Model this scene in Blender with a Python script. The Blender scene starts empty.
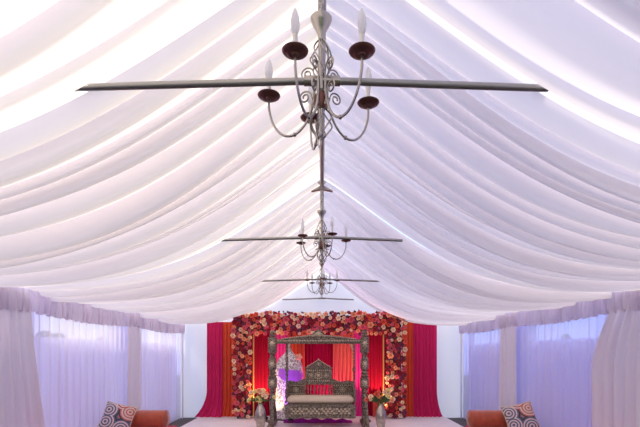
import bpy, math, random
import numpy as np
from mathutils import Vector, Matrix
random.seed(7)
PI = math.pi
S = bpy.context.scene
COL = S.collection
F = 440.0; CX, CY = 322.0, 352.0; EYE = 1.68

def P(px, py, Y):
    return Vector(((px-CX)*Y/F, Y, EYE-(py-CY)*Y/F))

# ---------------------------------------------------------------- mesh helpers
class MB:
    def __init__(s): s.v = []; s.f = []; s.uv = None
    def add(s, vs, fs):
        n = len(s.v); s.v += [tuple(v) for v in vs]; s.f += [tuple(i+n for i in f) for f in fs]; return s
    def box(s, c, d, bev=0.0, M=None):
        x, y, z = [k/2 for k in d]; b = min(bev, x*.9, y*.9, z*.9)
        if b <= 0:
            vs = [Vector((sx*x, sy*y, sz*z)) for sz in (-1, 1) for sx, sy in ((-1,-1),(1,-1),(1,1),(-1,1))]
            fs = [(3,2,1,0),(4,5,6,7),(0,1,5,4),(1,2,6,5),(2,3,7,6),(3,0,4,7)]
        else:
            vs = []; fs = []
            def ring(zz, ax, ay):
                q = [(ax,-ay+b),(ax,ay-b),(ax-b,ay),(-ax+b,ay),(-ax,ay-b),(-ax,-ay+b),(-ax+b,-ay),(ax-b,-ay)]
                vs.extend(Vector((a, c2, zz)) for a, c2 in q)
            ring(-z, x-b, y-b); ring(-z+b, x, y); ring(z-b, x, y); ring(z, x-b, y-b)
            for r in range(3):
                for i in range(8):
                    j = (i+1) % 8; fs.append((r*8+i, r*8+j, r*8+8+j, r*8+8+i))
            fs.append(tuple(range(7,-1,-1))); fs.append(tuple(range(24, 32)))
        if M is not None: vs = [M @ v for v in vs]
        vs = [v+Vector(c) for v in vs]
        return s.add(vs, fs)
    def lathe(s, prof, c=(0,0,0), n=20, M=None, sq=0):
        vs = []; fs = []
        for r, z in prof:
            for i in range(n):
                a = 2*PI*i/n
                vs.append(Vector((r*math.cos(a), r*math.sin(a), z)))
        for k in range(len(prof)-1):
            for i in range(n):
                j = (i+1) % n
                fs.append((k*n+i, k*n+j, k*n+n+j, k*n+n+i))
        if prof[0][0] > 1e-5: fs.append(tuple(range(n-1,-1,-1)))
        if prof[-1][0] > 1e-5: fs.append(tuple((len(prof)-1)*n+i for i in range(n)))
        if M is not None: vs = [M @ v for v in vs]
        vs = [v+Vector(c) for v in vs]
        return s.add(vs, fs)
    def tube(s, pts, r, n=8):
        pts = [Vector(p) for p in pts]
        rs = r if isinstance(r, (list, tuple)) else [r]*len(pts)
        t0 = (pts[1]-pts[0]).normalized()
        up = Vector((0,0,1)) if abs(t0.z) < .9 else Vector((1,0,0))
        nrm = t0.cross(up).normalized()
        vs = []; fs = []
        for i, p in enumerate(pts):
            t = (pts[min(i+1, len(pts)-1)]-pts[max(i-1, 0)])
            t = t.normalized() if t.length > 1e-9 else t0
            nrm = (nrm-t*nrm.dot(t))
            nrm = nrm.normalized() if nrm.length > 1e-6 else t.orthogonal().normalized()
            b = t.cross(nrm)
            for k in range(n):
                a = 2*PI*k/n
                vs.append(p+(nrm*math.cos(a)+b*math.sin(a))*rs[i])
        for i in range(len(pts)-1):
            for k in range(n):
                j = (k+1) % n
                fs.append((i*n+k, i*n+j, i*n+n+j, i*n+n+k))
        fs.append(tuple(range(n-1,-1,-1))); fs.append(tuple((len(pts)-1)*n+k for k in range(n)))
        return s.add(vs, fs)
    def ball(s, c, r, n=10, m=6, sc=(1,1,1)):
        prof = [(math.sin(PI*k/m)*r, -math.cos(PI*k/m)*r) for k in range(m+1)]
        prof[0] = (1e-6, -r); prof[-1] = (1e-6, r)
        return s.lathe(prof, c, n, Matrix.Diagonal(Vector(sc)))
    def prism(s, poly, y0, y1, c=(0,0,0)):
        """outline in x,z extruded in y"""
        n = len(poly)
        vs = [Vector((x+c[0], y0+c[1], z+c[2])) for x, z in poly]+[Vector((x+c[0], y1+c[1], z+c[2])) for x, z in poly]
        fs = [tuple(range(n)), tuple(range(2*n-1, n-1, -1))]
        fs += [(i, n+i, n+(i+1) % n, (i+1) % n) for i in range(n)]
        return s.add(vs, fs)
    def grid(s, rows, thick=0):
        """rows: list of lists of points"""
        m = len(rows[0]); vs = [p for r in rows for p in r]
        fs = [(i*m+j, i*m+j+1, (i+1)*m+j+1, (i+1)*m+j) for i in range(len(rows)-1) for j in range(m-1)]
        return s.add(vs, fs)
    def mesh(s, name, m, smooth=True):
        me = bpy.data.meshes.new(name); me.from_pydata(s.v, [], s.f); me.update()
        if smooth: me.polygons.foreach_set('use_smooth', [True]*len(me.polygons))
        if m: me.materials.append(m)
        return me
    def build(s, name, m, parent=None, smooth=True, loc=None, angle=None):
        me = s.mesh(name, m, smooth)
        o = bpy.data.objects.new(name, me); COL.objects.link(o)
        if smooth:
            try: me.set_sharp_from_angle(angle=math.radians(angle or 40))
            except Exception: pass
        if parent: o.parent = parent
        if loc is not None: o.location = loc
        return o

def tag(o, label=None, cat=None, group=None, kind=None):
    if label: o['label'] = label
    if cat: o['category'] = cat
    if group: o['group'] = group
    if kind: o['kind'] = kind
    return o
def empty(name, loc, label, cat, group=None, rz=0):
    o = bpy.data.objects.new(name, None); COL.objects.link(o); o.location = loc; o.rotation_euler = (0,0,rz)
    o.empty_display_size = .1
    return tag(o, label, cat, group)
def copy_tree(o, parent=None, kids=None):
    if kids is None:
        kids = {}
        for x in list(COL.objects):
            if x.parent: kids.setdefault(x.parent.name, []).append(x)
    c = o.copy(); COL.objects.link(c); c.parent = parent
    for ch in kids.get(o.name, []): copy_tree(ch, c, kids)
    return c

# ---------------------------------------------------------------- materials
def srgb(r, g, b):
    f = lambda c: (c/255/12.92) if c/255 <= .04045 else ((c/255+.055)/1.055)**2.4
    return (f(r), f(g), f(b), 1)
def nodes(name):
    m = bpy.data.materials.new(name); m.use_nodes = True
    nt = m.node_tree; nt.nodes.clear()
    out = nt.nodes.new('ShaderNodeOutputMaterial')
    return m, nt, out
def N(nt, typ, **kw):
    n = nt.nodes.new(typ)
    for k, v in kw.items():
        if k in n.inputs: n.inputs[k].default_value = v
        else: setattr(n, k, v)
    return n
def pbr(name, col, rough=.5, metal=0, noise=0.0, nscale=20, bump=0.0, bscale=60, col2=None, sheen=0, sub=0):
    m, nt, out = nodes(name); L = nt.links.new
    b = N(nt, 'ShaderNodeBsdfPrincipled'); b.inputs['Base Color'].default_value = col
    b.inputs['Roughness'].default_value = rough; b.inputs['Metallic'].default_value = metal
    if sheen: b.inputs['Sheen Weight'].default_value = sheen
    tc = N(nt, 'ShaderNodeTexCoord')
    if col2 is not None or noise:
        nz = N(nt, 'ShaderNodeTexNoise'); nz.inputs['Scale'].default_value = nscale; nz.inputs['Detail'].default_value = 3
        L(tc.outputs['Object'], nz.inputs['Vector'])
        rp = N(nt, 'ShaderNodeValToRGB'); c2 = col2 or tuple(c*(1-noise) for c in col[:3])+(1,)
        rp.color_ramp.elements[0].color = c2; rp.color_ramp.elements[1].color = col
        rp.color_ramp.elements[0].position = .35; rp.color_ramp.elements[1].position = .65
        L(nz.outputs['Fac'], rp.inputs['Fac']); L(rp.outputs['Color'], b.inputs['Base Color'])
    if bump:
        nb = N(nt, 'ShaderNodeTexNoise'); nb.inputs['Scale'].default_value = bscale
        L(tc.outputs['Object'], nb.inputs['Vector'])
        bp = N(nt, 'ShaderNodeBump'); bp.inputs['Strength'].default_value = bump; bp.inputs['Distance'].default_value = .01
        L(nb.outputs['Fac'], bp.inputs['Height']); L(bp.outputs['Normal'], b.inputs['Normal'])
    L(b.outputs[0], out.inputs['Surface'])
    return m
def cloth(name, col, trans=.5, sheer=0.0, tcol=None, wave=0, rough=0):
    """diffuse + translucent + transparent weave"""
    m, nt, out = nodes(name); L = nt.links.new
    d = N(nt, 'ShaderNodeBsdfDiffuse'); d.inputs['Color'].default_value = col
    t = N(nt, 'ShaderNodeBsdfTranslucent'); t.inputs['Color'].default_value = tcol or col
    mx = N(nt, 'ShaderNodeMixShader'); mx.inputs[0].default_value = trans
    L(d.outputs[0], mx.inputs[1]); L(t.outputs[0], mx.inputs[2])
    tc = N(nt, 'ShaderNodeTexCoord'); nz = N(nt, 'ShaderNodeTexNoise'); nz.inputs['Scale'].default_value = 90
    L(tc.outputs['Object'], nz.inputs['Vector'])
    bp = N(nt, 'ShaderNodeBump'); bp.inputs['Strength'].default_value = .08; bp.inputs['Distance'].default_value = .004
    L(nz.outputs['Fac'], bp.inputs['Height']); L(bp.outputs['Normal'], d.inputs['Normal'])
    last = mx
    if sheer:
        tr = N(nt, 'ShaderNodeBsdfTransparent')
        m2 = N(nt, 'ShaderNodeMixShader'); m2.inputs[0].default_value = sheer
        L(mx.outputs[0], m2.inputs[1]); L(tr.outputs[0], m2.inputs[2]); last = m2
    L(last.outputs[0], out.inputs['Surface'])
    return m

M = {}
M['liner'] = cloth('liner_fabric', (.74,.69,.715,1), .5)
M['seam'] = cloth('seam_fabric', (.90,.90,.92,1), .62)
M['gable'] = cloth('gable_fabric', (.84,.84,.88,1), .5)
M['pvc'] = cloth('outer_wall_sheet', (.70,.72,.98,1), .62)  # blue glow behind the curtains is put into this sheet's tint
M['sheer'] = cloth('sheer_voile', (.86,.80,.90,1), .62, .26)
M['drape'] = cloth('white_drape', (.80,.75,.79,1), .3)
M['pelmet'] = cloth('pelmet_voile', (.76,.70,.82,1), .45)
M['steel'] = pbr('brushed_steel', (.30,.29,.29,1), .36, .95)
M['nickel'] = pbr('satin_nickel', (.36,.33,.31,1), .26, 1.0)
M['bronze'] = pbr('copper_bronze', (.17,.072,.06,1), .32, .7, .2, 40)
M['bulb'] = cloth('frosted_bulb', (.88,.88,.90,1), .55)
M['sleeve'] = pbr('candle_sleeve', (.62,.60,.57,1), .35, .5)
M['carpet'] = pbr('grey_carpet', (.12,.11,.11,1), .95, 0, .4, 60, .4, 200)
M['stage'] = pbr('white_stage_carpet', (.80,.76,.78,1), .8, 0, .06, 8)
M['crimson'] = cloth('crimson_satin', (.42,.010,.045,1), .15)
M['pink'] = cloth('hot_pink_chiffon', (.64,.03,.14,1), .2)
M['magenta'] = cloth('bright_pink_chiffon', (.88,.06,.33,1), .2)
M['orange'] = cloth('orange_chiffon', (.74,.10,.05,1), .2)
M['coral'] = cloth('coral_chiffon', (.82,.16,.12,1), .2)
M['velvet'] = pbr('rust_velvet', (.44,.075,.030,1), .8, 0, .25, 9, .2, 150, sheen=.5)
M['redseat'] = pbr('red_seat_cloth', (.58,.015,.06,1), .8, 0, .2, 9)
M['cream'] = pbr('cream_cushion_cloth', (.62,.50,.38,1), .8, 0, .1, 12, .1, 200)
M['gold'] = pbr('gold_frame', (.75,.50,.16,1), .4, .6)  # warm strip-light glow put into a gold colour
M['vase'] = pbr('champagne_metal', (.50,.42,.36,1), .28, .85, .3, 14)
M['leaf'] = pbr('leaf_green', (.06,.13,.03,1), .6, 0, .5, 30)
M['darkleaf'] = pbr('dark_foliage', (.05,.035,.03,1), .7, 0, .5, 20, col2=(.10,.008,.02,1))
M['black'] = pbr('black_plastic', (.02,.02,.02,1), .5)

def carved_wood():
    m, nt, out = nodes('carved_grey_wood'); L = nt.links.new
    tc = N(nt, 'ShaderNodeTexCoord')
    v = N(nt, 'ShaderNodeTexVoronoi'); v.inputs['Scale'].default_value = 26
    L(tc.outputs['Object'], v.inputs['Vector'])
    nz = N(nt, 'ShaderNodeTexNoise'); nz.inputs['Scale'].default_value = 34
    L(tc.outputs['Object'], nz.inputs['Vector'])
    rp = N(nt, 'ShaderNodeValToRGB'); e = rp.color_ramp.elements
    e[0].position = .35; e[0].color = (.045,.030,.022,1); e[1].position = .68; e[1].color = (.34,.27,.21,1)
    L(nz.outputs['Fac'], rp.inputs['Fac'])
    b = N(nt, 'ShaderNodeBsdfPrincipled'); b.inputs['Roughness'].default_value = .5; b.inputs['Metallic'].default_value = .15
    L(rp.outputs['Color'], b.inputs['Base Color'])
    bp = N(nt, 'ShaderNodeBump'); bp.inputs['Strength'].default_value = .9; bp.inputs['Distance'].default_value = .02; bp.invert = True
    L(v.outputs['Distance'], bp.inputs['Height']); L(bp.outputs['Normal'], b.inputs['Normal'])
    L(b.outputs[0], out.inputs['Surface'])
    return m
M['wood'] = carved_wood()
M['inlay'] = pbr('pale_brass_inlay', (.62,.50,.36,1), .4, .45, .3, 50)

def mandala():
    m, nt, out = nodes('mandala_print'); L = nt.links.new
    tc = N(nt, 'ShaderNodeTexCoord')
    v = N(nt, 'ShaderNodeTexVoronoi'); v.voronoi_dimensions = '2D'; v.inputs['Scale'].default_value = 4.4; v.inputs['Randomness'].default_value = .8
    L(tc.outputs['Object'], v.inputs['Vector'])
    mu = N(nt, 'ShaderNodeMath', operation='MULTIPLY'); mu.inputs[1].default_value = 5.5
    L(v.outputs['Distance'], mu.inputs[0])
    fr = N(nt, 'ShaderNodeMath', operation='FRACT'); L(mu.outputs[0], fr.inputs[0])
    hs = N(nt, 'ShaderNodeSeparateColor'); L(v.outputs['Color'], hs.inputs[0])
    r1 = N(nt, 'ShaderNodeValToRGB'); r1.color_ramp.interpolation = 'CONSTANT'; e = r1.color_ramp.elements
    e[0].color = (.36,.06,.05,1); e[1].position = .4; e[1].color = (.09,.11,.20,1)
    x = e.new(.7); x.color = (.45,.14,.10,1)
    L(hs.outputs[0], r1.inputs['Fac'])
    r2 = N(nt, 'ShaderNodeValToRGB'); r2.color_ramp.interpolation = 'CONSTANT'; e = r2.color_ramp.elements
    e[0].color = (0,0,0,1); e[1].position = .5; e[1].color = (1,1,1,1)
    L(fr.outputs[0], r2.inputs['Fac'])
    r3 = N(nt, 'ShaderNodeValToRGB'); r3.color_ramp.interpolation = 'CONSTANT'; e = r3.color_ramp.elements
    e[0].color = (.58,.46,.44,1); e[1].position = .55; e[1].color = (.045,.035,.05,1)
    L(v.outputs['Distance'], r3.inputs['Fac'])
    mx = N(nt, 'ShaderNodeMix', data_type='RGBA'); L(r2.outputs[0], mx.inputs[0])
    L(r1.outputs[0], mx.inputs[6]); L(r3.outputs[0], mx.inputs[7])
    b = N(nt, 'ShaderNodeBsdfPrincipled'); b.inputs['Roughness'].default_value = .85
    L(mx.outputs[2], b.inputs['Base Color']); L(b.outputs[0], out.inputs['Surface'])
    return m
M['mandala'] = mandala()

def lace():
    m, nt, out = nodes('embroidered_lace'); L = nt.links.new
    tc = N(nt, 'ShaderNodeTexCoord')
    v = N(nt, 'ShaderNodeTexVoronoi'); v.inputs['Scale'].default_value = 24; v.inputs['Randomness'].default_value = .8
    L(tc.outputs['Object'], v.inputs['Vector'])
    rp = N(nt, 'ShaderNodeValToRGB'); e = rp.color_ramp.elements
    e[0].position = .42; e[0].color = (.82,.78,.80,1); e[1].position = .62; e[1].color = (.36,.26,.30,1)
    L(v.outputs['Distance'], rp.inputs['Fac'])
    b = N(nt, 'ShaderNodeBsdfPrincipled'); b.inputs['Roughness'].default_value = .5
    L(rp.outputs['Color'], b.inputs['Base Color']); L(b.outputs[0], out.inputs['Surface'])
    return m
M['lace'] = lace()

def glass():
    m, nt, out = nodes('clear_window_sheet'); L = nt.links.new
    t = N(nt, 'ShaderNodeBsdfTransparent'); t.inputs['Color'].default_value = (.93,.95,1,1)
    g = N(nt, 'ShaderNodeBsdfGlossy'); g.inputs['Roughness'].default_value = .15
    mx = N(nt, 'ShaderNodeMixShader'); mx.inputs[0].default_value = .06
    L(t.outputs[0], mx.inputs[1]); L(g.outputs[0], mx.inputs[2]); L(mx.outputs[0], out.inputs['Surface'])
    return m
M['clear'] = glass()
M['grass'] = pbr('lawn_green', (.05,.09,.03,1), .9, 0, .4, 3)
M['hedge'] = pbr('hedge_green', (.05,.10,.05,1), .9, 0, .6, 12)

# ---------------------------------------------------------------- setting
UN = 2.2/F
W = 3.6
FR = [-3.8, -.8, 2.2, 5.2, 8.2, 11.2]
_px = np.array([0, 97, 170, 235, 322, 430, 560, 720])*UN
_pz = np.array([412, 349, 303, 263, 223, 190, 167, 153])*UN
_c = np.polyfit(_px, _pz, 5)
def prof(x): return EYE+float(np.polyval(_c, abs(x)))-(.07*math.sin(PI*x/3.6)**1.5 if 0 < x < 3.6 else 0)
RIDGE = prof(0)

def snoise(rng, n=5):
    a = [(rng.uniform(-1, 1), rng.uniform(0, 2*PI), k*.6+.5) for k in range(n)]
    return lambda u: sum(c/(1+w)*math.sin(w*PI*u+p) for c, p, w in a)/1.3

def liner(side, y0, y1, seed):
    rng = random.Random(seed)
    ws = []
    tot = y1-y0-.044
    while sum(ws) < tot:
        ws.append(rng.choice([rng.uniform(.07,.14), rng.uniform(.14,.26), rng.uniform(.26,.36)]))
    ws[-1] = min(ws[-1], .15); ws[0] = min(ws[0], .2); k = tot/sum(ws); ws = [w*k for w in ws]
    c = [y0+.022]
    for w in ws: c.append(c[-1]+w)
    nf = len(ws)
    ns = [snoise(rng) for _ in c]; amps = [rng.uniform(.45,.8) for _ in ws]; sg = [rng.uniform(0,.06) for _ in c]
    sg[0] = sg[-1] = 0; amps[0] *= .45; amps[-1] *= .35; amps[-2] *= .7; sg[-2] *= .3
    NU = 44; ts = [0, .06, .16, .3, .45, .6, .75, .88, .96]
    rows = []
    for iu in range(NU+1):
        u = iu/NU; x = side*(u**1.0)*W
        bz = prof(x); pinch = .35+.65*math.sin(PI*min(1, u*1.25+.0)) if u < .4 else (.35+.65*math.sin(PI*.5)) * (1-.45*((u-.4)/.6)**3)
        cc = []
        for i, q in enumerate(c):
            d = 0 if i in (0, nf) else ns[i](u)*.42*min(ws[i-1], ws[i])
            cc.append(q+d)
        row = []
        for i in range(nf):
            w = cc[i+1]-cc[i]
            A = amps[i]*min(w, .27)*pinch
            for t in ts:
                s_ = math.sin(PI*t)**.85 if 0 < t < 1 else 0
                y = cc[i]+t*w-(0 if i == 0 else .85)*A*math.sin(PI*t)
                z = bz-A*s_-((1-t)*sg[i]+t*sg[i+1])*math.sin(PI*u)*1.0
                row.append(Vector((x, y, z)))
        row.append(Vector((x, cc[-1], bz)))
        rows.append(row)
    mb = MB(); mb.grid(rows)
    o = mb.build('ceiling', M['liner'], angle=75); tag(o, kind='structure'); return o

sd = 11
for b in range(5):
    for side in (-1, 1):
        liner(side, FR[b], FR[b+1], sd); sd += 1
# bright seam strips over every frame, slightly above the gathered liner
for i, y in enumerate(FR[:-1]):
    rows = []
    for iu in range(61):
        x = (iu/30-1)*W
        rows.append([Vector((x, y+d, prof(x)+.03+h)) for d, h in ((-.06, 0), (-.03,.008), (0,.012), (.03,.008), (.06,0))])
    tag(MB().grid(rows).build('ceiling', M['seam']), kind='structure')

# end gable behind the backdrop
def gable(y):
    rng = random.Random(3)
    rows = []
    nz = snoise(rng); nz2 = snoise(rng)
    for i in range(81):
        x = (i/40-1)*(W+.02); top = prof(x)+.02
        row = []
        for k in range(31):
            z = top*k/30
            row.append(Vector((x, y+.05+.018*math.sin(x*5.3+z*.7+nz(z/4)*2)+.012*math.sin(x*11+1.3*z)+.02*nz2(z/3), z)))
        rows.append(row)
    tag(MB().grid(rows).build('wall_back', M['gable']), kind='structure')
gable(11.2)
tag(MB().box((0, 3.7, -.05), (7.5, 15.2, .1)).build('floor', M['carpet'], smooth=False), kind='structure')
g = MB().box((0, 4, -.16), (60, 60, .1)).build('ground', M['grass'], smooth=False); tag(g, kind='structure')

# outer side walls with clear windows, windows in the bays
win = []
nwin = 1
for side, nm in ((-1, 'wall_left'), (1, 'wall_right')):
    mb = MB(); X = side*(W+.14)
    H = prof(W)+.02
    mb.box((X, 3.7, .94), (.03, 15.0, 1.88)).box((X, 3.7, (2.33+H)/2), (.03, 15.0, H-2.33))
    for i, y in enumerate(FR):
        a = max(FR[0], y-.5); b_ = min(FR[-1], y+.5)
        if i == 5: a = 10.85
        mb.box((X, (a+b_)/2, 2.105), (.03, b_-a, .45))
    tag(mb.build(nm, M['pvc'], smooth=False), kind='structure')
    # strip closing the gap between outer wall and liner edge
    for b in range(5):
        a = FR[b]+.5; c = FR[b+1]-(.5 if b < 4 else .35)
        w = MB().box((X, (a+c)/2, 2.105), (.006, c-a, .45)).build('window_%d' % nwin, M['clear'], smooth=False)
        tag(w, kind='structure'); nwin += 1

# ridge pole, apex gap plates, tie bars
rp = MB().tube([(0, FR[0], RIDGE-.085), (0, 11.17, RIDGE-.085)], .025, 10).build('ridge_pole', M['steel'])
tag(rp, 'long grey steel ridge pole running under the peak of the liner', 'pole')
barlab = ['grey steel tie bar crossing beside the largest chandelier', 'grey steel tie bar crossing behind the middle-sized chandelier',
          'thin grey tie bar crossing behind the smallest chandelier', 'thinnest grey tie bar, against the white gable above the flower arch']
for i, y in enumerate([2.2, 5.2, 8.2, 11.1]):
    zc = EYE+271*UN
    Lb = 1.28 if i < 3 else 1.0; Lr = [1.13, .95, 1.1, .8][i]
    pts = [(-Lb, y, zc-.034), (-Lb*.5, y, zc-.016), (-.12, y, zc-.002), (.12, y, zc-.002), (Lr*.5, y, zc-.018), (Lr, y, zc-.036)]
    t = empty('tie_bar', (0, y, zc), barlab[i], 'bar', 'tie bars under the ridge')
    def rel(ps): return [(p[0], p[1]-y, p[2]-zc) for p in ps]
    MB().tube(rel(pts), .0175, 12).build('tube', M['steel'], t)
    MB().tube([(-.09,0,0), (.09,0,0)], .024, 14).build('collar', M['nickel'], t)
    MB().tube([(0,.03,-.0), (0,.03,RIDGE-zc-.11)], .008, 8).build('drop_rod', M['steel'], t)
    # dark winged plate added in place of the liner gap at the apex
    ab = MB()
    for s_ in (-1, 1):
        ab.add([Vector((0,-.03,.0)), Vector((s_*.13,-.03,-.075)), Vector((s_*.05,-.03,-.06)), Vector((0,-.03,-.05)),
                Vector((0,.03,.0)), Vector((s_*.13,.03,-.075)), Vector((s_*.05,.03,-.06)), Vector((0,.03,-.05))],
               [(0,1,2,3),(7,6,5,4),(0,4,5,1),(1,5,6,2),(2,6,7,3)])
    if i < 3:
        tag(ab.build('apex_bracket', M['steel'], smooth=False, loc=(0, y+.08, RIDGE-.06)),
            ['winged steel apex bracket above the largest chandelier', 'winged steel apex bracket above the middle-sized chandelier', 'winged steel apex bracket above the smallest chandelier'][i], 'bracket', 'apex brackets')

# ---------------------------------------------------------------- curtains on the side walls
def curtain_rows(side, y0, y1, z0, z1, period, amp, seed, xoff=0, edge=None, nz=16, flare=.25, gather=1.0):
    rng = random.Random(seed); n = max(10, int(abs(y1-y0)/period*12))
    ph = []; a = 0; am = []; cur = 1
    for i in range(n+1):
        a += 2*PI/12*rng.uniform(.5, 1.5)
        ph.append(a)
        cur += rng.uniform(-.2,.2); cur = max(.5, min(1.5, cur)); am.append(cur)
    lean = snoise(rng)
    rows = []
    for k in range(nz+1):
        v = k/nz   # 0 top
        z = z1+(z0-z1)*v
        row = []
        for i in range(n+1):
            t = i/n
            if edge: ya, yb = edge(v)
            else: ya, yb = y0, y1
            y = ya+(yb-ya)*t+lean(t)*.12*v*math.sin(PI*t)
            A = amp*am[i]*(.6+flare*v*1.6)
            x = side*(W+xoff) - side*(A*math.sin(ph[i])+.35*A*math.sin(2.3*ph[i]+v*1.5))
            row.append(Vector((x, y, z)))
        rows.append(row)
    return rows
ztop = prof(W)
for side in (-1, 1):
    sn = 'left' if side < 0 else 'right'
    for b in range(1, 5):
        nm = {1: 'nearest bay', 2: 'bay beside the middle-sized chandelier', 3: 'bay in front of the corner drape', 4: 'bay next to the backdrop corner'}[b]
        a, c = FR[b]+.08, FR[b+1]-.08
        lab = {1: 'sheer voile curtain in the closest bay of the %s wall', 2: 'wide sheer voile curtain glowing blue on the %s wall, behind the cushions',
               3: 'sheer blue-lit voile curtain on the %s wall, beyond the patterned cushion', 4: 'narrow sheer voile curtain at the far end of the %s wall'}[b] % sn
        o = MB().grid(curtain_rows(side, a, c, .01, ztop-.05, .19, .032, 40+b*2+side, xoff=-.02)).build('curtain', M['sheer'], angle=80)
        tag(o, lab, 'curtain', 'sheer curtains along the %s wall' % sn)
    # opaque drapes over the legs
    dl = {1: 'white drape over the closest tent leg of the %s wall', 2: 'broad white drape with a curved edge over the tent leg, %s wall',
          3: 'white drape over the tent leg midway along the %s wall', 4: 'narrow white drape in the far corner of the %s wall'}
    for i in range(1, 5):
        f = FR[i+1] if i < 4 else FR[5]
        f = FR[i+1]
        if i == 1: f = FR[2]; ed = lambda v: (FR[2]-.4, FR[2]+.4+.15*v)
        elif i == 2: ed = lambda v: (FR[3]-.6, FR[3]+(.10+.46*min(1, v/.45)**1.5*(3-2*min(1, v/.45))/1.0 if side > 0 else .05+.42*v**1.4))
        elif i == 3: ed = lambda v: (FR[4]-.27-.04*v, FR[4]+(.46 if side > 0 else .25)+.07*v)
        else: ed = lambda v: (FR[5]-.25+.08*v, FR[5]-.03)
        a, c = ed(1)
        o = MB().grid(curtain_rows(side, a, c, .01, ztop-.06, .2, .03, 80+i*2+side, xoff=-.09, edge=ed)).build('leg_drape', M['drape'], angle=80)
        tag(o, dl[i] % sn, 'drape', 'drapes over the legs on the %s wall' % sn)
    # pelmet: gathered voile band along the eaves, one per bay
    for b in range(1, 5):
        rng = random.Random(5+b+side)
        y0, y1 = FR[b]+.0, FR[b+1]
        n = 420; rows = []; ph = 0; phs = []
        for i in range(n+1):
            ph += rng.uniform(.35,1.15); phs.append(ph)
        for k in range(9):
            v = k/8; row = []
            for i in range(n+1):
                t = i/n; y = y0+(y1-y0)*t
                z = ztop-.01 - v*(.27+.05*math.sin(t*PI) + .012*math.sin(phs[i]*.31))
                fd = min(1, 40*t*(1-t)); x = side*(W-.10 -.02*math.sin(v*PI) - fd*((.012+.016*v)*math.sin(phs[i]) + .012*math.sin(phs[i]*.37+v*2)))
                row.append(Vector((x, y+.02*math.sin(phs[i]*.5)*v, z)))
            rows.append(row)
        o = MB().grid(rows).build('pelmet', M['pelmet'], angle=85)
        wh = {1: 'closest bay', 2: 'long bay by the wide blue-lit curtain', 3: 'bay beyond the patterned cushion', 4: 'bay by the far corner'}[b]
        wh = {1: 'gathered lilac pelmet over the closest bay of the %s wall', 2: 'gathered lilac pelmet over the wide blue-lit curtain, %s wall',
              3: 'gathered lilac pelmet over the curtain beyond the %s bolster', 4: 'short-looking gathered lilac pelmet at the far end of the %s wall'}[b] % sn
        tag(o, wh, 'pelmet', 'pelmets along the %s eaves' % sn)

# stage
tag(MB().box((0, 9.27, .05), (6.0, 3.1, .10), .01).build('stage', M['stage'], smooth=False), 'low white carpeted stage under the carved swing', 'stage')

# ---------------------------------------------------------------- backdrop drapes
def drape(name, x0, x1, yb, ztop_, label, mat, seed, puddle=0, dirn=0, period=.085, amp=.03):
    rng = random.Random(seed); n = max(14, int((x1-x0)/period*10)); nz = 22
    ph = 0; phs = []
    for i in range(n+1):
        ph += 2*PI/10*rng.uniform(.6,1.4); phs.append(ph)
    rows = []
    for k in range(nz+1):
        v = k/nz; z = ztop_+(.106-ztop_)*v
        if puddle and v > .86: pass
        row = []
        for i in range(n+1):
            t = i/n; x = x0+(x1-x0)*t
            fl = puddle*max(0, (v-.72)/.28)**2
            x += dirn*fl*(1-t if dirn < 0 else t)
            y = yb - (amp*(.8+.5*v))*math.sin(phs[i]+.4*v) - fl*.35
            if k == nz and puddle: y -= .05
            row.append(Vector((x, y, z)))
        rows.append(row)
    o = MB().grid(rows).build(name, mat, angle=80)
    tag(o, label, 'drape', 'backdrop drapes')
    return o
YB = 10.77; q = YB/F
def dx(px): return (px-CX)*q
ZT = 1.68+30*q
drape('backdrop_drape', dx(207), dx(223), YB, ZT, 'hot pink drape with its hem trailing on the stage, outermost on the left', M['pink'], 1, .26, -1)
drape('backdrop_drape', dx(222), dx(240), YB+.02, ZT, 'orange drape between the outer pink drape and the left flower column', M['orange'], 2, .06, -1)
drape('backdrop_drape', dx(240), dx(275), YB+.05, 2.5, 'crimson drape between the left flower column and carved post', M['crimson'], 3)
drape('backdrop_drape', dx(274), dx(291), YB+.0, 2.5, 'bright pink drape behind the lace-covered stand', M['magenta'], 4)
drape('backdrop_drape', dx(289), dx(305), YB-.03, 2.5, 'orange-red drape right beside the lace-covered stand', M['orange'], 5)
drape('backdrop_drape', dx(303), dx(336), YB+.05, 2.5, 'crimson drape behind the pointed bench crest', M['crimson'], 6)
drape('backdrop_drape', dx(333), dx(353.5), YB-.03, 2.5, 'coral orange drape behind the right half of the bench', M['coral'], 7)
drape('backdrop_drape', dx(352), dx(366), YB+.0, 2.5, 'bright pink drape beside the right carved post', M['magenta'], 8)
drape('backdrop_drape', dx(364), dx(402), YB+.05, 2.5, 'crimson drape between the right carved post and flower column', M['crimson'], 9)
drape('backdrop_drape', dx(402), dx(415), YB+.02, ZT, 'orange drape between the right flower column and the outer pink drape', M['orange'], 10, .05, 1)
drape('backdrop_drape', dx(413), dx(437), YB, ZT, 'hot pink drape outermost on the right of the backdrop', M['pink'], 11, .12, 1)
drape('backdrop_drape', dx(372), dx(384), YB-.12, .62, 'short coral cloth hanging behind the peach bouquet', M['coral'], 12)

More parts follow.
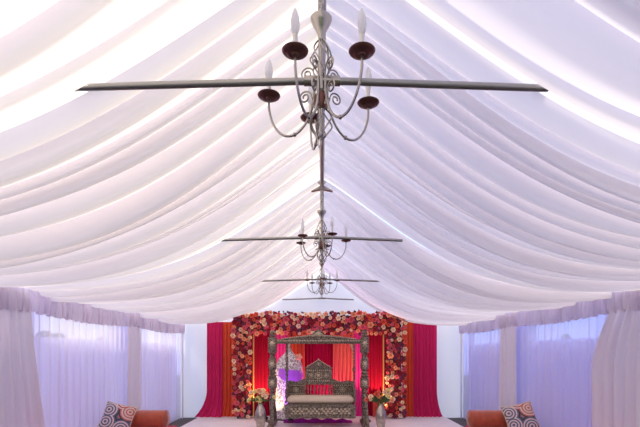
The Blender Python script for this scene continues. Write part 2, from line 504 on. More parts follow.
# ---------------------------------------------------------------- floral arch
def rose_mesh(name, mat, seed, petals=4):
    rng = random.Random(seed); mb = MB()
    # bud
    mb.lathe([(1e-5,.30), (.16,.34), (.24,.20), (.26,0), (.2,-.2), (1e-5,-.3)], n=7)
    for ring in range(1, petals):
        npet = 3+ring; r = .24+.22*ring; hgt = .34-.13*ring
        for k in range(npet):
            a = 2*PI*(k+rng.uniform(-.15,.15))/npet+ring*.7
            ca, sa = math.cos(a), math.sin(a); tx, ty = -sa, ca
            w = r*1.0; rows = []
            for i, (rr, zz, ww) in enumerate(((r*.35,-.28,.4),(r*.85,-.05,1),(r*1.02,hgt*.8,.85),(r*1.18,hgt,.45))):
                row = []
                for j in (-1,-.5,0,.5,1):
                    cu = rr*(1-.22*j*j)
                    row.append(Vector((ca*cu+tx*w*ww*j*.62, sa*cu+ty*w*ww*j*.62, zz)))
                rows.append(row)
            mb.grid(rows)
    return mb.mesh(name, mat)
RC = {'cream_rose': (.95,.76,.55,1), 'peach_rose': (.90,.44,.26,1), 'pink_rose': (.72,.13,.20,1), 'crimson_rose': (.36,.008,.035,1), 'plum_rose': (.22,.035,.10,1), 'coral_rose': (.76,.12,.07,1)}
RM = {}
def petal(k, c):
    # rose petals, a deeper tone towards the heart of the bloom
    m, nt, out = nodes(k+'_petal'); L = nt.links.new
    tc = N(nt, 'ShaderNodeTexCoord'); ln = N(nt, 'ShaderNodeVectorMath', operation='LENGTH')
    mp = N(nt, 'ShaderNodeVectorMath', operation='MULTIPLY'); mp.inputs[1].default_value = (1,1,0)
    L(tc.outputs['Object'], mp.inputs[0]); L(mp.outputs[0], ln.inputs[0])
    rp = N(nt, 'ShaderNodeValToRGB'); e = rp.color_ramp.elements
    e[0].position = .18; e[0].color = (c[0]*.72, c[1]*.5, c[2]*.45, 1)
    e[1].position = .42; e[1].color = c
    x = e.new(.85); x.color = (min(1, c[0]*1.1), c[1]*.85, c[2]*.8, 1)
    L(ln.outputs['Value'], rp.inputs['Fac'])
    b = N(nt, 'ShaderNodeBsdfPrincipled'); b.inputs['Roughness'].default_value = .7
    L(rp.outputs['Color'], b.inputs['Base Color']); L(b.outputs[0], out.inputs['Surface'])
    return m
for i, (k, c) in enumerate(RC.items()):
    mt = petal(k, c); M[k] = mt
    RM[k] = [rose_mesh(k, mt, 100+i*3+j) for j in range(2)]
YA = 10.44; qa = YA/F
arch = empty('floral_arch', (0, YA, .1), 'wide arch packed with cream, peach, pink and crimson roses framing the swing', 'flower arch')
XL0, XL1 = (234-CX)*qa, (251-CX)*qa
XR0, XR1 = (386-CX)*qa, (404.5-CX)*qa
ZTOP = EYE+(352-313)*qa; ZBM = EYE+(352-334)*qa
def arch_rel(v): return Vector((v[0], v[1]-YA, v[2]-.1))
fr = MB()
for x in ((XL0+XL1)/2, (XR0+XR1)/2):
    fr.box(arch_rel((x, YA+.08, (ZTOP+.1)/2)), (.30, .16, ZTOP-.15), .02)
fr.box(arch_rel((0-.06, YA+.08, (ZTOP+ZBM)/2)), (XR1-XL0-.15, .16, ZTOP-ZBM-.12), .02)
fr.build('foam_core', M['darkleaf'], arch)
for x in (XL1+.045, XR0-.045):  # gold bars stand in for the warm light strips along the columns
    ed = MB(); ed.box(arch_rel((x, YA+.1, 1.1)), (.03, .03, 2.0), .005)
    ed.build('gold_trim', M['gold'], arch)
# leaf filler: many small dark leaves
rng = random.Random(21); lf = MB()
def arch_pos(rng):
    A1 = (ZTOP-.15)*(XL1-XL0); A2 = (XR0-XL1)*(ZTOP-ZBM); r = rng.uniform(0, 2*A1+A2)
    if r < A1: return rng.uniform(XL0, XL1), rng.uniform(.16, ZTOP)
    if r < 2*A1: return rng.uniform(XR0, XR1), rng.uniform(.16, ZTOP)
    return rng.uniform(XL1, XR0), rng.uniform(ZBM, ZTOP)
for _ in range(1300):
    x, z = arch_pos(rng); a = rng.uniform(0, 2*PI); l = rng.uniform(.05,.10)
    d = Vector((math.cos(a), rng.uniform(-.8,-.1), math.sin(a))).normalized()*l
    w = d.cross(Vector((0,1,0))).normalized()*l*.3
    p = arch_rel((x, YA-.02-rng.uniform(0,.06), z))
    lf.add([p, p+d*.5+w, p+d, p+d*.5-w], [(0,1,2,3)])
lo = lf.build('foliage', M['darkleaf'], arch); lo['kind'] = 'stuff'
# roses: dart throwing
pts = []; tries = 0
kinds = ['cream_rose']*16+['peach_rose']*18+['pink_rose']*22+['crimson_rose']*22+['plum_rose']*12+['coral_rose']*12
while tries < 14000 and len(pts) < 580:
    tries += 1; x, z = arch_pos(rng); r = rng.choice([.036,.044,.05,.056,.064,.074])
    if all((x-a)**2+(z-b)**2 > (.83*(r+c))**2 for a, b, c, _ in pts): pts.append((x, z, r, 0))
cnt = {}
for x, z, r, _ in pts:
    k = rng.choice(kinds)
    if cnt.get(k, 0) >= 98: k = min(RC, key=lambda q_: cnt.get(q_, 0))
    cnt[k] = cnt.get(k, 0)+1
    if k == 'cream_rose': r = min(r, .058)
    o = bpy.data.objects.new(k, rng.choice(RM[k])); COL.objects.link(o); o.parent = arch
    edge = 0
    yy = YA-.09-rng.uniform(0,.07)
    nx = 0
    if z > ZTOP-.08: nx = .5
    o.location = arch_rel((x, yy, z)); s_ = r*1.12; o.scale = (s_, s_, s_*.9)
    d = Vector((rng.uniform(-.5,.5), -1, rng.uniform(-.45,.35)+nx)).normalized()
    o.rotation_mode = 'QUATERNION'; o.rotation_quaternion = d.to_track_quat('Z', 'Y')
# ---------------------------------------------------------------- carved swing
YS = 9.48; qs = YS/F
sw = empty('carved_swing', (0, YS, .1), 'carved grey wooden swing bench with turned posts and arched crossbar under the flower arch', 'swing')
def sx(px): return (px-CX)*qs
def sz(py): return EYE-(py-CY)*qs-.1
def square_lathe(prof, c, tw=PI/4):
    return prof
for px in (272.5, 364.5):
    x = sx(px)
    p = MB()
    # square carved blocks alternating with turned rings
    def blk(y0, y1, w): p.box((x, 0, (sz(y0)+sz(y1))/2), (w*qs, w*qs, sz(y0)-sz(y1)), .012)
    blk(337, 350, 8.2); blk(377.5, 388, 8.4)
    R = lambda w: w*qs/2
    p.lathe([(R(8.6),sz(352.8)),(R(9.2),sz(351.4)),(R(8.6),sz(350))], (x,0,0), 20)
    p.lathe([(R(5),sz(357)),(R(6),sz(356)),(R(4.6),sz(355)),(R(6.4),sz(354)),(R(5),sz(352.5))], (x,0,0), 20)
    p.lathe([(R(5),sz(371)),(R(7.8),sz(369)),(R(8.4),sz(363)),(R(7.6),sz(358.5)),(R(5),sz(357))], (x,0,0), 20)
    p.lathe([(R(6.5),sz(377.5)),(R(8.6),sz(376)),(R(5.2),sz(374.3)),(R(8.2),sz(372.6)),(R(5),sz(371))], (x,0,0), 20)
    p.lathe([(R(5),sz(396)),(R(6.6),sz(395)),(R(4.6),sz(393)),(R(6.8),sz(391)),(R(5),sz(389.5)),(R(8),sz(388))], (x,0,0), 20)
    p.lathe([(R(6),.0),(R(6.4),sz(419)),(R(5),sz(414)),(R(6.6),sz(405)),(R(6.2),sz(400)),(R(5),sz(396))], (x,0,0), 20)
    po = p.build('post', M['wood'], sw, angle=35)
    fin = MB().lathe([(R(4),sz(337)),(R(7),sz(335.5)),(R(4.2),sz(334.2)),(R(6),sz(332.6)),(R(4),sz(331)),(1e-5,sz(329.8))], (x,0,0), 16).build('finial', M['wood'], po)
    # relief rosettes on the blocks
    for yc, h in ((343.5, 10), (364, 9), (382.7, 8)):
        ro = MB()
        ro.ball((x, -R(8.3), sz(yc)), .045, 10, 6, (1,.45,1.25))
        for k in range(8):
            a = 2*PI*k/8; ro.ball((x+.052*math.cos(a), -R(8.3), sz(yc)+.078*math.sin(a)), .014, 6, 4)
        ro.build('rosette', M['inlay'], po)
    # fore and aft curved struts and a foot
    for s_ in (-1, 1):
        st = MB().tube([(x, s_*.03, sz(394)), (x+.02, s_*.10, sz(401)), (x+.03, s_*.20, sz(412)), (x+.03, s_*.36, .08)], [.028,.032,.035,.035], 10)
        st.build('strut', M['wood'], sw)
    MB().box((x+.0, 0, .04), (.13, .95, .08), .02).build('foot', M['wood'], sw, angle=30)
    s_ = -1 if px < 300 else 1
    MB().tube([(x, -.1, sz(423)+.0), (x+s_*.12, -.1, sz(419.5))], .03, 8).build('outrigger', M['wood'], sw)
# crossbar
xa, xb = sx(270), sx(367)
MB().box(((xa+xb)/2, 0, sz(341)), (xb-xa-.1, .11, 3.4*qs), .012).box(((xa+xb)/2, -.01, sz(343.2)), (xb-xa-.1, .15, 1.2*qs), .008).build('crossbar', M['wood'], sw, angle=30)
xc = sx(318.5); hw = sx(356)-xc
poly = []
for i in range(61):
    t = i/60*2-1
    base = 339.6-(1-abs(t)**1.5)*4.0
    pk = 6.2*math.exp(-(t/.13)**2)
    sc = .9*abs(math.sin(t*PI*5))
    poly.append((xc+t*hw, sz(base-pk-sc)))
poly = [(xc-hw, sz(340))]+poly+[(xc+hw, sz(340))]
cr = MB().prism(poly[::-1], -.035, .035).build('crest', M['wood'], sw, angle=30)
rb = MB()
for i in range(41):
    t = i/40*2-1; rb.ball((xc+t*hw*.97, -.045, sz(339.0-(1-abs(t)**1.5)*3.6)), .017, 6, 4)
for i in range(9):
    t = i/8*2-1; rb.ball((xc+t*.12, -.045, sz(336-4*(1-abs(t)))), .02, 6, 4)
rb.ball((xc, -.045, sz(334.2)), .045, 10, 6, (1,.5,1.2))
rb.build('relief_beads', M['inlay'], cr)
br = MB()
for i in range(33):
    br.ball((xa+.12+(xb-xa-.24)*i/32, -.062, sz(341)), .02, 6, 4, (1.4,.6,.8))
br.build('relief_band', M['inlay'], sw)
# bench
bx0, bx1 = sx(286.5), sx(354.5)
for x in (bx0+.01, bx1-.01):
    prof_h = []
    zt = sz(343.5); zb = sz(396); nb = 15
    for i in range(nb*2+1):
        z = zb+(zt-zb)*i/(nb*2); prof_h.append(((.019 if i % 2 else .030) if i not in (nb, nb+1) else .038, z))
    h = MB().lathe(prof_h, (x, -.02, 0), 12).build('hanger', M['wood'], sw, angle=50)
    br_ = MB(); s_ = 1 if x < xc else -1
    br_.tube([(x+s_*.01, -.02, zt-.14), (x+s_*.05, -.02, zt-.10), (x+s_*.07, -.02, zt-.01)], .014, 8)
    br_.build('bracket', M['inlay'], h)
D0, D1 = -.28, .30   # bench depth about the post plane
ap = MB()
ap.box(((bx0+bx1)/2, D0, sz(409.5)), (bx1-bx0, .05, 13*qs), .01)
ap.box(((bx0+bx1)/2, D0-.03, sz(403.6)), (bx1-bx0, .05, 1.3*qs), .008).box(((bx0+bx1)/2, D0-.03, sz(415.2)), (bx1-bx0, .05, 1.6*qs), .008)
ap.box((bx0+.03, D0-.025, sz(409.5)), (.07, .05, 13*qs), .008).box((bx1-.03, D0-.025, sz(409.5)), (.07, .05, 13*qs), .008)
apo = ap.build('apron', M['wood'], sw, angle=30)
ar = MB()
for seg in range(4):
    w = (bx1-bx0-.2)/4; c = bx0+.1+w*(seg+.5)
    for i in range(7):
        t = (i/6*2-1); ar.ball((c+t*w*.40, D0-.028, sz(409.3)+.045*math.sin(t*PI*1.5)), .026, 8, 4, (1.2,.5,.9))
        ar.ball((c+t*w*.40, D0-.028, sz(409.3)-.045*math.sin(t*PI*1.5)), .018, 8, 4, (1.2,.5,.9))
ar.build('scroll_relief', M['inlay'], apo)
MB().box(((bx0+bx1)/2, (D0+D1)/2, sz(404)), (bx1-bx0-.02, D1-D0, .04), .01).build('seat', M['wood'], sw, angle=30)
MB().box(((bx0+bx1)/2, D1-.02, sz(409.5)), (bx1-bx0, .04, 11*qs), .01).box((bx0+.02, (D0+D1)/2, sz(409.5)), (.04, D1-D0, 11*qs), .01).box((bx1-.02, (D0+D1)/2, sz(409.5)), (.04, D1-D0, 11*qs), .01).build('seat_frame', M['wood'], sw, angle=30)
for x, s_ in ((bx0+.01, 1), (bx1-.01, -1)):
    am_ = MB().tube([(x, D0-.02, sz(389.5)), (x, D0+.25, sz(388.5)), (x, D1, sz(387))], .026, 8)
    for k in range(5):
        yy = D0+.04+k*(D1-D0-.08)/4
        am_.lathe([(.016,0),(.026,.03),(.014,.08),(.024,.14),(.016,sz(389.5)-sz(402))], (x, yy, sz(402)), 8)
    am_.build('armrest', M['wood'], sw)
# backrest built at the rear of the seat
qb = (YS+D1)/F
def bxx(px): return (px-CX)*qb
def bz(py): return EYE-(py-CY)*qb-.1
def bp(l, y0, y1, c=0): return [(bxx(a), bz(b)) for a, b in l]
bk = MB()
frame_poly = bp([(287.5,397),(287.5,382),(290,380.5),(296,381.5),(300,380),(304.5,378.5),(305.5,370),(307,367.3),(311,366.5),(314,363.5),(318.5,358.6),(323,363.5),(326,366.5),(330,367.3),(331.5,370),(332.5,378.5),(337,380),(341,381.5),(348,380.5),(353,382),(353,397)], 0, 0)
# pieces, leaving an open gallery in the middle
bk.prism(bp([(287.5,384),(287.5,381.5),(290,380.3),(296,381.8),(300,380.4),(305,378.5),(305,384)],0,0)[::-1], D1-.03, D1+.03)
bk.prism(bp([(332,384),(332,378.5),(337,380.4),(341,381.8),(348,380.3),(353,381.5),(353,384)],0,0)[::-1], D1-.03, D1+.03)
bk.prism(bp([(305,384.5),(305,371),(306.5,367.5),(330.5,367.5),(332,371),(332,384.5)],0,0)[::-1], D1-.03, D1+.03)
bk.box((bxx(320.2), D1, bz(396.6)), (bxx(353)-bxx(287.5), .06, 2.4*qb), .006)
bk.prism(bp([(288.5,396),(288.5,384),(304,384),(304,396)],0,0)[::-1], D1-.01, D1+.03)
bk.prism(bp([(333,396),(333,384),(352,384),(352,396)],0,0)[::-1], D1-.01, D1+.03)
for a in (288.3, 305.3, 331.7, 352.2):
    bk.box((bxx(a), D1-.01, bz(389.5)), (1.7*qb, .09, 14*qb), .006)
bk.box((bxx(318.5), D1-.01, bz(367.8)), (28*qb, .1, 1.2*qb), .006)
bko = bk.build('backrest', M['wood'], sw, angle=30)
cp = MB().prism(bp([(306.5,367.4),(309,365.2),(312,365.3),(313.5,363),(315.5,362.4),(317,360),(318.5,358.2),(320,360),(321.5,362.4),(323.5,363),(325,365.3),(328,365.2),(330.5,367.4)],0,0)[::-1], D1-.03, D1+.03).build('back_crest', M['wood'], bko, angle=30)
sp = MB()
for i in range(7):
    a = 308+i*3.5
    sp.lathe([(.012,0),(.022,.04),(.012,.09),(.024,.14),(.012,.20),(.014,bz(384.5)-bz(395.8))], (bxx(a), D1, bz(395.8)), 8)
sp.build('spindles', M['wood'], bko)
bi0 = bi = MB()
for i in range(15):
    t = i/14*2-1; bi.ball((bxx(318.5+t*11), D1-.04, bz(366.3-6.6*(1-abs(t))**1.1)), .017, 6, 4)
for a, b, rr in ((318.5,375.5,.07),(311,375.5,.045),(326,375.5,.045),(296,389.5,.05),(342.5,389.5,.05),(318.5,363.8,.035)):
    bi = MB(); bi.ball((bxx(a), D1-.03, bz(b)), rr*.6, 10, 6, (1,.4,1))
    for k in range(10):
        an = 2*PI*k/10; bi.ball((bxx(a)+rr*math.cos(an)*1.1, D1-.035, bz(b)+rr*math.sin(an)), rr*.26, 6, 4)
    bi.build('carved_flower', M['inlay'], bko)
bi = bi0
for a in range(12):
    for s_ in (-1, 1):
        bi.ball((bxx(307.5+a*2), D1-.035, bz(375.5+s_*5.2)), .016, 6, 4)
for a, n in ((290, 8), (334.5, 9)):
    for k in range(n):
        bi.ball((bxx(a+k*2), D1-.04, bz(385.2)), .014, 6, 4); bi.ball((bxx(a+k*2), D1-.04, bz(393.6)), .014, 6, 4)
bi.build('back_relief', M['inlay'], bko)
# seat cushion (own thing)
cu = MB().box((0,0,0), (sx(353)-sx(287.8), .50, .15), .045)
o = cu.build('seat_cushion', M['cream'], loc=((sx(353)+sx(287.8))/2, YS-.02, sz(398.6)+.1-.01), angle=60)
tag(o, 'long cream seat cushion on the carved swing bench', 'cushion')

# lace covered stand behind the swing
yl = 10.32; ql = yl/F
def lx(px): return (px-CX)*ql
def lz(py): return EYE-(py-CY)*ql-.1
ls = empty('lace_stand', (lx(289), yl, .1), 'pointed stand draped in white embroidered lace with purple light, behind the swing', 'draped stand')
rows = []; rng = random.Random(8)
prof_l = [(344,.4),(347,1.2),(351,2.8),(354,5),(357,8.5),(361,11),(366,12.5),(374,13.5),(381,13),(388,12),(400,13.5),(410,15),(417.5,16)]
nn = 48; mb = MB(); vs = []
for (py, r) in prof_l:
    row = []
    for i in range(nn+1):
        a = 2*PI*i/nn; rr = r*ql*(1+.07*math.sin(a*9)*min(1, r/8))
        row.append(Vector((rr*math.cos(a)-(0.0 if py > 356 else 0), rr*math.sin(a)*.75, lz(py))))
    rows.append(row)
mb.grid(rows).build('lace_cover', M['lace'], ls, angle=60)
hd = MB().lathe([(3.4*ql,lz(355)),(2.6*ql,lz(350)),(1.3*ql,lz(346)),(1e-5,lz(343))], n=20).build('silver_cap', pbr('silver_cloth', (.5,.48,.5,1), .35, .5, .3, 30), ls)
# purple light on the lace, put into the colour of an added swag
rows = []
for k in range(13):
    v = k/12; row = []
    for i in range(21):
        t = i/20; a = -PI/2 + (t-.35)*2.0
        rr = (15.2+.25*math.sin(t*26+v*4)-1.6*(1-v))*ql
        drop = (2*t-1)**2*7
        row.append(Vector((rr*math.cos(a), rr*math.sin(a)*.78, lz(368+v*(14-drop)+3*t*(1-v)))))
    rows.append(row)
MB().grid(rows).build('purple_sash', cloth('purple_satin', (.62,.18,.92,1), .2), ls, angle=70)
fl = MB()
for j in range(5):
    a = j*1.26; fl.ball((10.5*ql+.05*math.cos(a), -.28, lz(357)+.05*math.sin(a)), .035, 8, 5)
fl.ball((10.5*ql, -.30, lz(357)), .03, 8, 5)
fl.build('peach_bloom', M['peach_rose'], ls)

# magenta and purple cloth under / behind the swing
for (a, b_, zz, mt, lab, yy) in ((284, 330, 0, M['magenta'], 'folded purple cloth lying on the stage under the bench', 9.97),):
    rows = []
    for i in range(41):
        t = i/40; x = (a+(352-a)*t-CX)*yy/F
        rows.append([Vector((x, yy+d, .106+h*(1+.5*math.sin(t*31))*math.sin(PI*t)**.3)) for d, h in ((-.22,0),(-.15,.05),(-.05,.07),(.08,.05),(.2,.0))])
    tag(MB().grid(rows).build('stage_cloth', cloth('purple_cloth', (.32,.03,.30,1), .1)), lab, 'cloth')

# ---------------------------------------------------------------- vases and bouquets
def vase(px, lab, lab2, rosekinds, green, seed):
    Yv = 8.73; qv = Yv/F; x = (px-CX)*qv
    v = MB().lathe([(.045,0),(.06,.01),(.075,.08),(.10,.22),(.11,.32),(.098,.40),(.072,.47),(.048,.52),(.042,.545),(.052,.56),(.044,.56),(.034,.545),(.034,.50),(.06,.45)], n=28)
    o = v.build('vase', M['vase'], loc=(x, Yv, .1)); tag(o, lab, 'vase', 'metal vases on the stage')
    rng = random.Random(seed)
    bq = empty('bouquet', (x, Yv, .66), lab2, 'flowers', 'bouquets in the metal vases')
    stems = MB(); heads = []
    for k in range(16):
        a = rng.uniform(0, 2*PI); r = rng.uniform(.05,.27); h = rng.uniform(.06,.28)
        if abs(math.sin(a)) > .8: r *= .6
        p = Vector((r*math.cos(a)*1.15, r*math.sin(a)*.6, h)); heads.append(p)
        stems.tube([(rng.uniform(-.015,.015), rng.uniform(-.015,.015), -.12), (p.x*.35, p.y*.35, h*.35), p*.97], .006, 5)
    stems.build('stems', M['leaf'], bq)
    for p in heads:
        k = rng.choice(rosekinds); o = bpy.data.objects.new(k if k in RC else 'flower', rng.choice(RM[k])); COL.objects.link(o); o.parent = bq
        o.location = p; s_ = rng.uniform(.048,.066); o.scale = (s_, s_, s_)
        d = Vector((p.x*2, -.5+p.y*2, .45)).normalized(); o.rotation_mode = 'QUATERNION'; o.rotation_quaternion = d.to_track_quat('Z', 'Y')
    lv = MB()
    for k in range(green):
        a = rng.uniform(0, 2*PI); l = rng.uniform(.10,.24); d = Vector((math.cos(a), math.sin(a)*.6, rng.uniform(.1,.8))).normalized()
        w = d.cross(Vector((.2,1,.1))).normalized()*.02; c0 = Vector((0,0,.02))+d*.04
        lv.add([c0, c0+d*l*.5+w+Vector((0,0,.01)), c0+d*l, c0+d*l*.5-w+Vector((0,0,.01))], [(0,1,2,3)])
    lv.build('leaves', M['leaf'], bq, smooth=False)
RM['cream_lily'] = [rose_mesh('cream_lily', pbr('yellow_cream_petal', (.85,.72,.30,1), .6), 200)]
vase(260.5, 'tall champagne metal vase holding yellow cream flowers', 'bouquet of yellow cream and peach flowers in the metal vase by the left column', ['cream_lily','cream_lily','cream_rose','peach_rose'], 16, 5)
vase(380.8, 'tall champagne metal vase holding peach and leafy flowers', 'loose leafy bouquet of peach roses in the metal vase by the right column', ['peach_rose','cream_rose','coral_rose','cream_lily'], 34, 9)

# ---------------------------------------------------------------- side seating with bolsters and cushions
for side in (-1, 1):
    sn = 'left' if side < 0 else 'right'; ot = 'pale pink-lit' 
    far = 7.45 if side < 0 else 7.5
    xe = 2.38 if side < 0 else 2.30
    t = empty('low_sofa', (side*2.93, 6.1, 0), 'low red padded sofa along the %s curtain wall' % sn, 'sofa', 'red sofas along the side walls')
    L_ = far-4.6
    MB().box((0, far-L_/2-6.1, .16), (1.05, L_, .24), .02).build('base', M['redseat'], t, angle=40)
    MB().box((0, far-L_/2-6.1, .36), (1.09, L_+.02, .16), .05).build('seat_pad', M['redseat'], t, angle=60)
    fm = MB()
    for a in (-.45,.45):
        for b_ in (far-6.1-.12, far-6.1-L_+.12):
            fm2 = MB().box((a, b_, .02), (.06,.06,.04)).build('foot', M['black'], t, smooth=False)
    # bolster: long cylinder across the sofa end
    Yb = 7.17
    q_ = Yb/F
    bx_a, bx_b = ((130-CX)*q_, (168-CX)*q_) if side < 0 else ((468-CX)*q_, (506-CX)*q_)
    r = .15; l = (bx_b-bx_a)
    pr = [(1e-5,0),(r*.3,.0),(r*.35,.008),(r*.8,.012),(r*.95,.03),(r,.07)]+[(r*(1+.006*math.sin(k*2.2)), .07+(l-.14)*k/14) for k in range(1, 14)]+[(r,l-.07),(r*.95,l-.03),(r*.8,l-.012),(r*.35,l-.008),(r*.3,l),(1e-5,l)]
    bo = empty('bolster', (bx_a, Yb, .44), 'rust orange velvet bolster on the red sofa by the %s wall' % sn, 'bolster', 'rust velvet bolsters')
    MB().lathe(pr, (0,0,r-.008), 28, Matrix.Rotation(PI/2, 3, 'Y')).build('cover', M['velvet'], bo, angle=60)
    pp = MB()
    for e in (.035, l-.035):
        pp.tube([(e, r*.985*math.cos(a_*PI/12), r-.008+r*.985*math.sin(a_*PI/12)) for a_ in range(25)], .007, 6)
    pp.build('piping', M['velvet'], bo)
    # mandala cushion, leaning
    n = 22; sz_ = .46; vs = []
    def cush(front):
        rows = []
        for i in range(n+1):
            row = []
            for j in range(n+1):
                u, v = i/n*2-1, j/n*2-1
                b_ = ((1-u**4)*(1-v**4))**.6
                pin = 1-.07*(1-abs(u)**2)*abs(v)**3; pin2 = 1-.07*(1-abs(v)**2)*abs(u)**3
                row.append(Vector((u*sz_/2*pin2, v*sz_/2*pin, front*.065*b_)))
            rows.append(row if front > 0 else row[::-1])
        return rows
    c = empty('patterned_cushion', (0,0,0), 'square mandala print cushion leaning on the rust bolster, %s wall' % sn, 'cushion', 'mandala print cushions')
    mb = MB().grid(cush(1)); mb.grid(cush(-1))
    mb.build('cover', M['mandala'], c, angle=80)
    h_ = sz_/2
    pts_ = []
    for k in range(0, 81):
        t_ = k/80*4; e_ = int(t_) % 4; f_ = (t_-int(t_))*2-1
        b0 = h_*(1-.07*(1-f_*f_))
        pts_.append([(f_*h_, -b0, 0), (b0, f_*h_, 0), (-f_*h_, b0, 0), (-b0, -f_*h_, 0)][e_])
    MB().tube(pts_, .006, 6).build('piping', M['cream'], c)
    Yc = 6.88; qc = Yc/F
    cxm = 118.5 if side < 0 else 519.5
    c.location = ((cxm-CX)*qc, Yc-.03, .44+.215)
    c.rotation_euler = (math.radians(62), math.radians(14 if side < 0 else -14), math.radians(10 if side < 0 else -10))

# ---------------------------------------------------------------- chandeliers
CH_Z = RIDGE-.03
PZ = 2.995-CH_Z            # bobeche height relative to ridge
def bez(pts, n=28):
    """Catmull-Rom"""
    P_ = [Vector(p) for p in pts]; P_ = [P_[0]*2-P_[1]]+P_+[P_[-1]*2-P_[-2]]
    out = []; m = len(P_)-3
    for s_ in range(m):
        a, b, c, d = P_[s_:s_+4]; k = n//m+1
        for i in range(k):
            t = i/k
            out.append(.5*((2*b)+(c-a)*t+(2*a-5*b+4*c-d)*t*t+(3*b-a-3*c+d)*t**3))
    out.append(P_[-2]); return out
def chandelier(loc, label, armpos):
    t = empty('chandelier', loc, label, 'chandelier', 'chandeliers under the ridge')
    z0 = lambda y: EYE+(352-y)*UN-CH_Z
    MB().lathe([(1e-5,-.075),(.012,-.07),(.02,-.055),(.045,-.035),(.05,-.022),(.05,-.018)], n=20).build('canopy', M['nickel'], t)
    # chain
    ch = MB(); zt = -.07; zb = z0(14); k = 0; z = zt
    while z > zb:
        ring = []
        for i in range(13):
            a = 2*PI*i/12; u = .012*math.cos(a); w = .024*math.sin(a)
            ring.append((u, 0, z-.02+w) if k % 2 else (0, u, z-.02+w))
        ch.tube(ring, .0035, 6); z -= .036; k += 1
    ch.build('chain', M['nickel'], t)
    MB().lathe([(.012,z0(41)),(.015,z0(38)),(.020,z0(34)),(.032,z0(29)),(.046,z0(24)),(.054,z0(20)),(.054,z0(18.5)),(.050,z0(18.5)),(.022,z0(17.5)),(.012,z0(12)),(.010,z0(8)),(1e-5,z0(7))], n=24).build('cup', M['nickel'], t, angle=60)
    # stem
    MB().lathe([(1e-5,z0(139)),(.010,z0(137)),(.014,z0(133)),(.008,z0(130)),(.009,z0(124)),(.018,z0(121)),(.012,z0(116)),(.014,z0(112)),(.030,z0(105)),(.034,z0(100)),(.024,z0(94)),(.020,z0(92)),(.026,z0(90)),(.024,z0(82)),(.028,z0(80)),(.020,z0(77)),(.014,z0(72)),(.011,z0(55)),(.016,z0(48)),(.011,z0(42)),(.011,z0(39))], n=20).build('stem', M['nickel'], t, angle=50)
    MB().lathe([(.020,z0(110)),(.036,z0(104)),(.037,z0(97.5)),(.022,z0(92.5))], n=20).build('copper_bell', M['bronze'], t)
    cg = MB()
    for k in range(6):
        a0 = 2*PI*k/6; pp = []
        for i in range(21):
            u = i/20; r = .012+.043*math.sin(PI*u)**.8*(1 if u > .4 else .9); a = a0+u*2.2
            pp.append((r*math.cos(a), r*math.sin(a), z0(40)+(z0(80)-z0(40))*u))
        cg.tube(pp, .0042, 6)
    cg.build('upper_cage', M['nickel'], t)
    lc = MB()
    for k in range(6):
        a0 = 2*PI*k/6+.3; pp = []
        for i in range(21):
            u = i/20; r = .012+.046*math.sin(PI*u); a = a0-u*1.8
            pp.append((r*math.cos(a), r*math.sin(a), z0(106)+(z0(139)-z0(106))*u))
        lc.tube(pp, .0042, 6)
    lc.tube([(0,0,z0(137)), (0,0,z0(143)), (-.012,0,z0(148)), (-.016,0,z0(143)),(-.03,0,z0(120))], .0045, 6)
    lc.build('lower_cage', M['nickel'], t)
    for (ax, ay) in armpos:
        R_ = math.hypot(ax, ay); a = math.atan2(ay, ax); ca, sa = math.cos(a), math.sin(a)
        to = lambda r, z: Vector((r*ca, r*sa, PZ+z))
        path = bez([to(R_, -.005), to(R_-.002, -.07), to(R_*.90, -.15), to(R_*.72, -.205), to(R_*.5, -.21), to(R_*.30, -.165), to(R_*.17, -.09), to(.036, -.02), to(.036, .035)], 40)
        arm = MB().tube(path, .0062, 8)
        kn = to(R_*.5, -.21); arm.ball(kn, .011, 8, 6)
        ao = arm.build('arm', M['nickel'], t)
        # scrolls at the root of each arm
        scr = MB()
        for (cr_, cz_, R0, sg_) in ((.075, .085, .036, 1), (.085, -.03, .034, -1)):
            pp = []
            for i in range(30):
                u = i/29; an = PI+sg_*(-u*PI*3.1)+(0 if sg_ > 0 else 0); rr = R0*(1-.75*u)
                pp.append(to(cr_+rr*math.cos(an), cz_+rr*math.sin(an)*sg_))
            pp.insert(0, to(.034, cz_-.06))
            scr.tube(pp, [.0042]*len(pp), 6)
        scr.build('scroll', M['nickel'], ao)
        c0 = to(R_, 0)
        MB().lathe([(.006,-.010),(.016,-.009),(.018,-.004),(.030,-.006),(.034,-.002),(.047,.000),(.056,.006),(.059,.011),(.057,.013),(.046,.006),(.012,.003),(1e-5,.003)], c0, 24).build('bobeche', M['bronze'], ao, angle=60)
        MB().lathe([(.016,.0),(.0155,.012),(.0115,.015),(.0112,.078),(.0125,.082),(.012,.088),(1e-5,.089)], c0, 16).build('candle_sleeve', M['sleeve'], ao, angle=50)
        MB().lathe([(.0125,.086),(.017,.10),(.020,.122),(.019,.148),(.0145,.172),(.008,.190),(.003,.200),(1e-5,.202)], c0, 16).build('bulb', M['bulb'], ao)
    return t
A1 = [(-.114,-.262), (.18,-.262), (.25,.14), (-.06,.29), (-.27,.075)]
chandelier((-.004, 2.2, CH_Z), 'largest chandelier, five-armed nickel with bronze drip cups, overhead at the first tie bar', A1)
def reg(R_, deg): return [(R_*math.sin(math.radians(deg+72*k)), -R_*math.cos(math.radians(deg+72*k))) for k in range(5)]
chandelier((-.004, 5.2, CH_Z), 'middle-sized five-armed chandelier hanging at the second tie bar', reg(.29, 24))
chandelier((-.004, 8.2, CH_Z), 'smallest-looking chandelier hanging above the flower arch', reg(.29, 4))

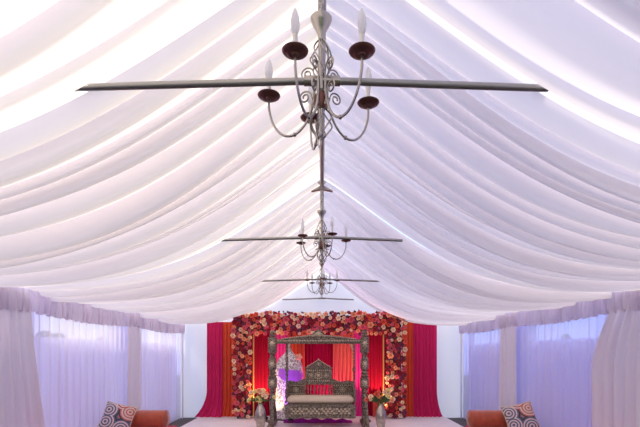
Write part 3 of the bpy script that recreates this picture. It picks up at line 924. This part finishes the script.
# ---------------------------------------------------------------- stage uplighters (real lamps)
def uplight(x, y, target, col, power, label, spot=70, z=.1):
    t = empty('uplighter', (x, y, z), label, 'stage light', 'small uplighters on the stage')
    d = (Vector(target)-Vector((x, y, z+.09))).normalized(); R_ = d.to_track_quat('Z', 'Y').to_matrix()
    MB().lathe([(1e-5,-.05),(.04,-.05),(.045,.0),(.045,.035),(.038,.035),(.034,.0),(1e-5,-.01)], (0,0,.09), 16, R_).build('lamp_housing', M['black'], t)
    MB().tube([(-.05,0,.0),(-.05,0,.09)], .006, 6).tube([(.05,0,.0),(.05,0,.09)], .006, 6).box((0,0,.006), (.12,.05,.012)).build('bracket', M['black'], t)
    l = bpy.data.lights.new('uplighter_beam', 'SPOT'); l.energy = power; l.color = col; l.spot_size = math.radians(spot); l.spot_blend = .6; l.shadow_soft_size = .03
    lo_ = bpy.data.objects.new('beam', l); COL.objects.link(lo_); lo_.parent = t
    lo_.location = Vector((0,0,.09))+d*.05; lo_.rotation_euler = (-d).to_track_quat('Z', 'Y').to_euler()
uplight(-1.50, 10.18, (-1.35, 10.77, 1.6), (1,.62,.30), 110, 'small black uplighter at the inner foot of the left flower column', 80)
uplight(1.38, 10.18, (1.3, 10.77, 1.6), (1,.62,.30), 110, 'small black uplighter at the inner foot of the right flower column', 80)
uplight(-.70, 9.80, (-.72, 10.32, 1.25), (.55,.12,1), 60, 'small black uplighter shining purple in front of the lace stand', 60)
uplight(.1, 10.22, (.15, 10.77, 1.5), (1,.22,.75), 70, 'small black uplighter behind the swing bench', 100)
uplight(-1.27, 9.95, (-.9, 10.2, 1.0), (1,.8,.5), 25, 'small black uplighter behind the left carved post', 90)

# hedges outside, seen dimly through the windows
for side in (-1, 1):
    rng = random.Random(60+side); n = 70; rows = []
    hg = MB()
    for i in range(60):
        y = -2+i*.36
        for k in range(5):
            z = .3+k*.38+rng.uniform(-.1,.1)
            if k == 4: z += rng.uniform(-.3,.35)
            hg.ball((side*(8.2+rng.uniform(-.25,.25)), y+rng.uniform(-.15,.15), z), rng.uniform(.3,.42) if k < 4 else rng.uniform(.14,.28), 8, 6)
    tag(hg.build('hedge', M['hedge']), kind='stuff')

# ---------------------------------------------------------------- world
w = bpy.data.worlds.new('sky'); S.world = w; w.use_nodes = True
nt = w.node_tree; nt.nodes.clear(); L = nt.links.new
out = nt.nodes.new('ShaderNodeOutputWorld'); bg = nt.nodes.new('ShaderNodeBackground')
tc = nt.nodes.new('ShaderNodeTexCoord')
dp = nt.nodes.new('ShaderNodeVectorMath'); dp.operation = 'DOT_PRODUCT'
dp.inputs[1].default_value = Vector((-.70,-.35,.58)).normalized()
L(tc.outputs['Generated'], dp.inputs[0])
rp_ = nt.nodes.new('ShaderNodeValToRGB'); e = rp_.color_ramp.elements
e[0].position = 0.35; e[0].color = (.42,.53,1.06,1)
e[1].position = .97; e[1].color = (1.5,1.38,1.0,1)
mr = nt.nodes.new('ShaderNodeMapRange'); mr.inputs[1].default_value = -1; mr.inputs[2].default_value = 1
L(dp.outputs['Value'], mr.inputs[0]); L(mr.outputs[0], rp_.inputs['Fac'])
L(rp_.outputs['Color'], bg.inputs['Color']); bg.inputs['Strength'].default_value = 1.75
L(bg.outputs[0], out.inputs['Surface'])

sl = bpy.data.lights.new('sun', 'SUN'); sl.energy = 4.6; sl.angle = math.radians(12); sl.color = (1,.93,.78)
so = bpy.data.objects.new('sun', sl); COL.objects.link(so)
so.rotation_euler = Vector((-.38,-.80,.48)).to_track_quat('Z', 'Y').to_euler(); so.location = (-10,-8,12)

# ---------------------------------------------------------------- camera
cam = bpy.data.cameras.new('camera'); co = bpy.data.objects.new('camera', cam); COL.objects.link(co)
co.location = (0,0,EYE); co.rotation_euler = (PI/2,0,0)
cam.sensor_width = 36; cam.lens = 36*F/640
cam.shift_x = -(CX-320)/640; cam.shift_y = (CY-213.5)/640
cam.clip_start = .05
S.camera = co
S.view_settings.view_transform = 'Standard'; S.view_settings.look = 'None'
S.view_settings.exposure = .25; S.view_settings.gamma = 1; S.view_settings.use_curve_mapping = False
S.cycles.use_denoising = True
S.cycles.max_bounces = 10; S.cycles.diffuse_bounces = 5; S.cycles.transparent_max_bounces = 12
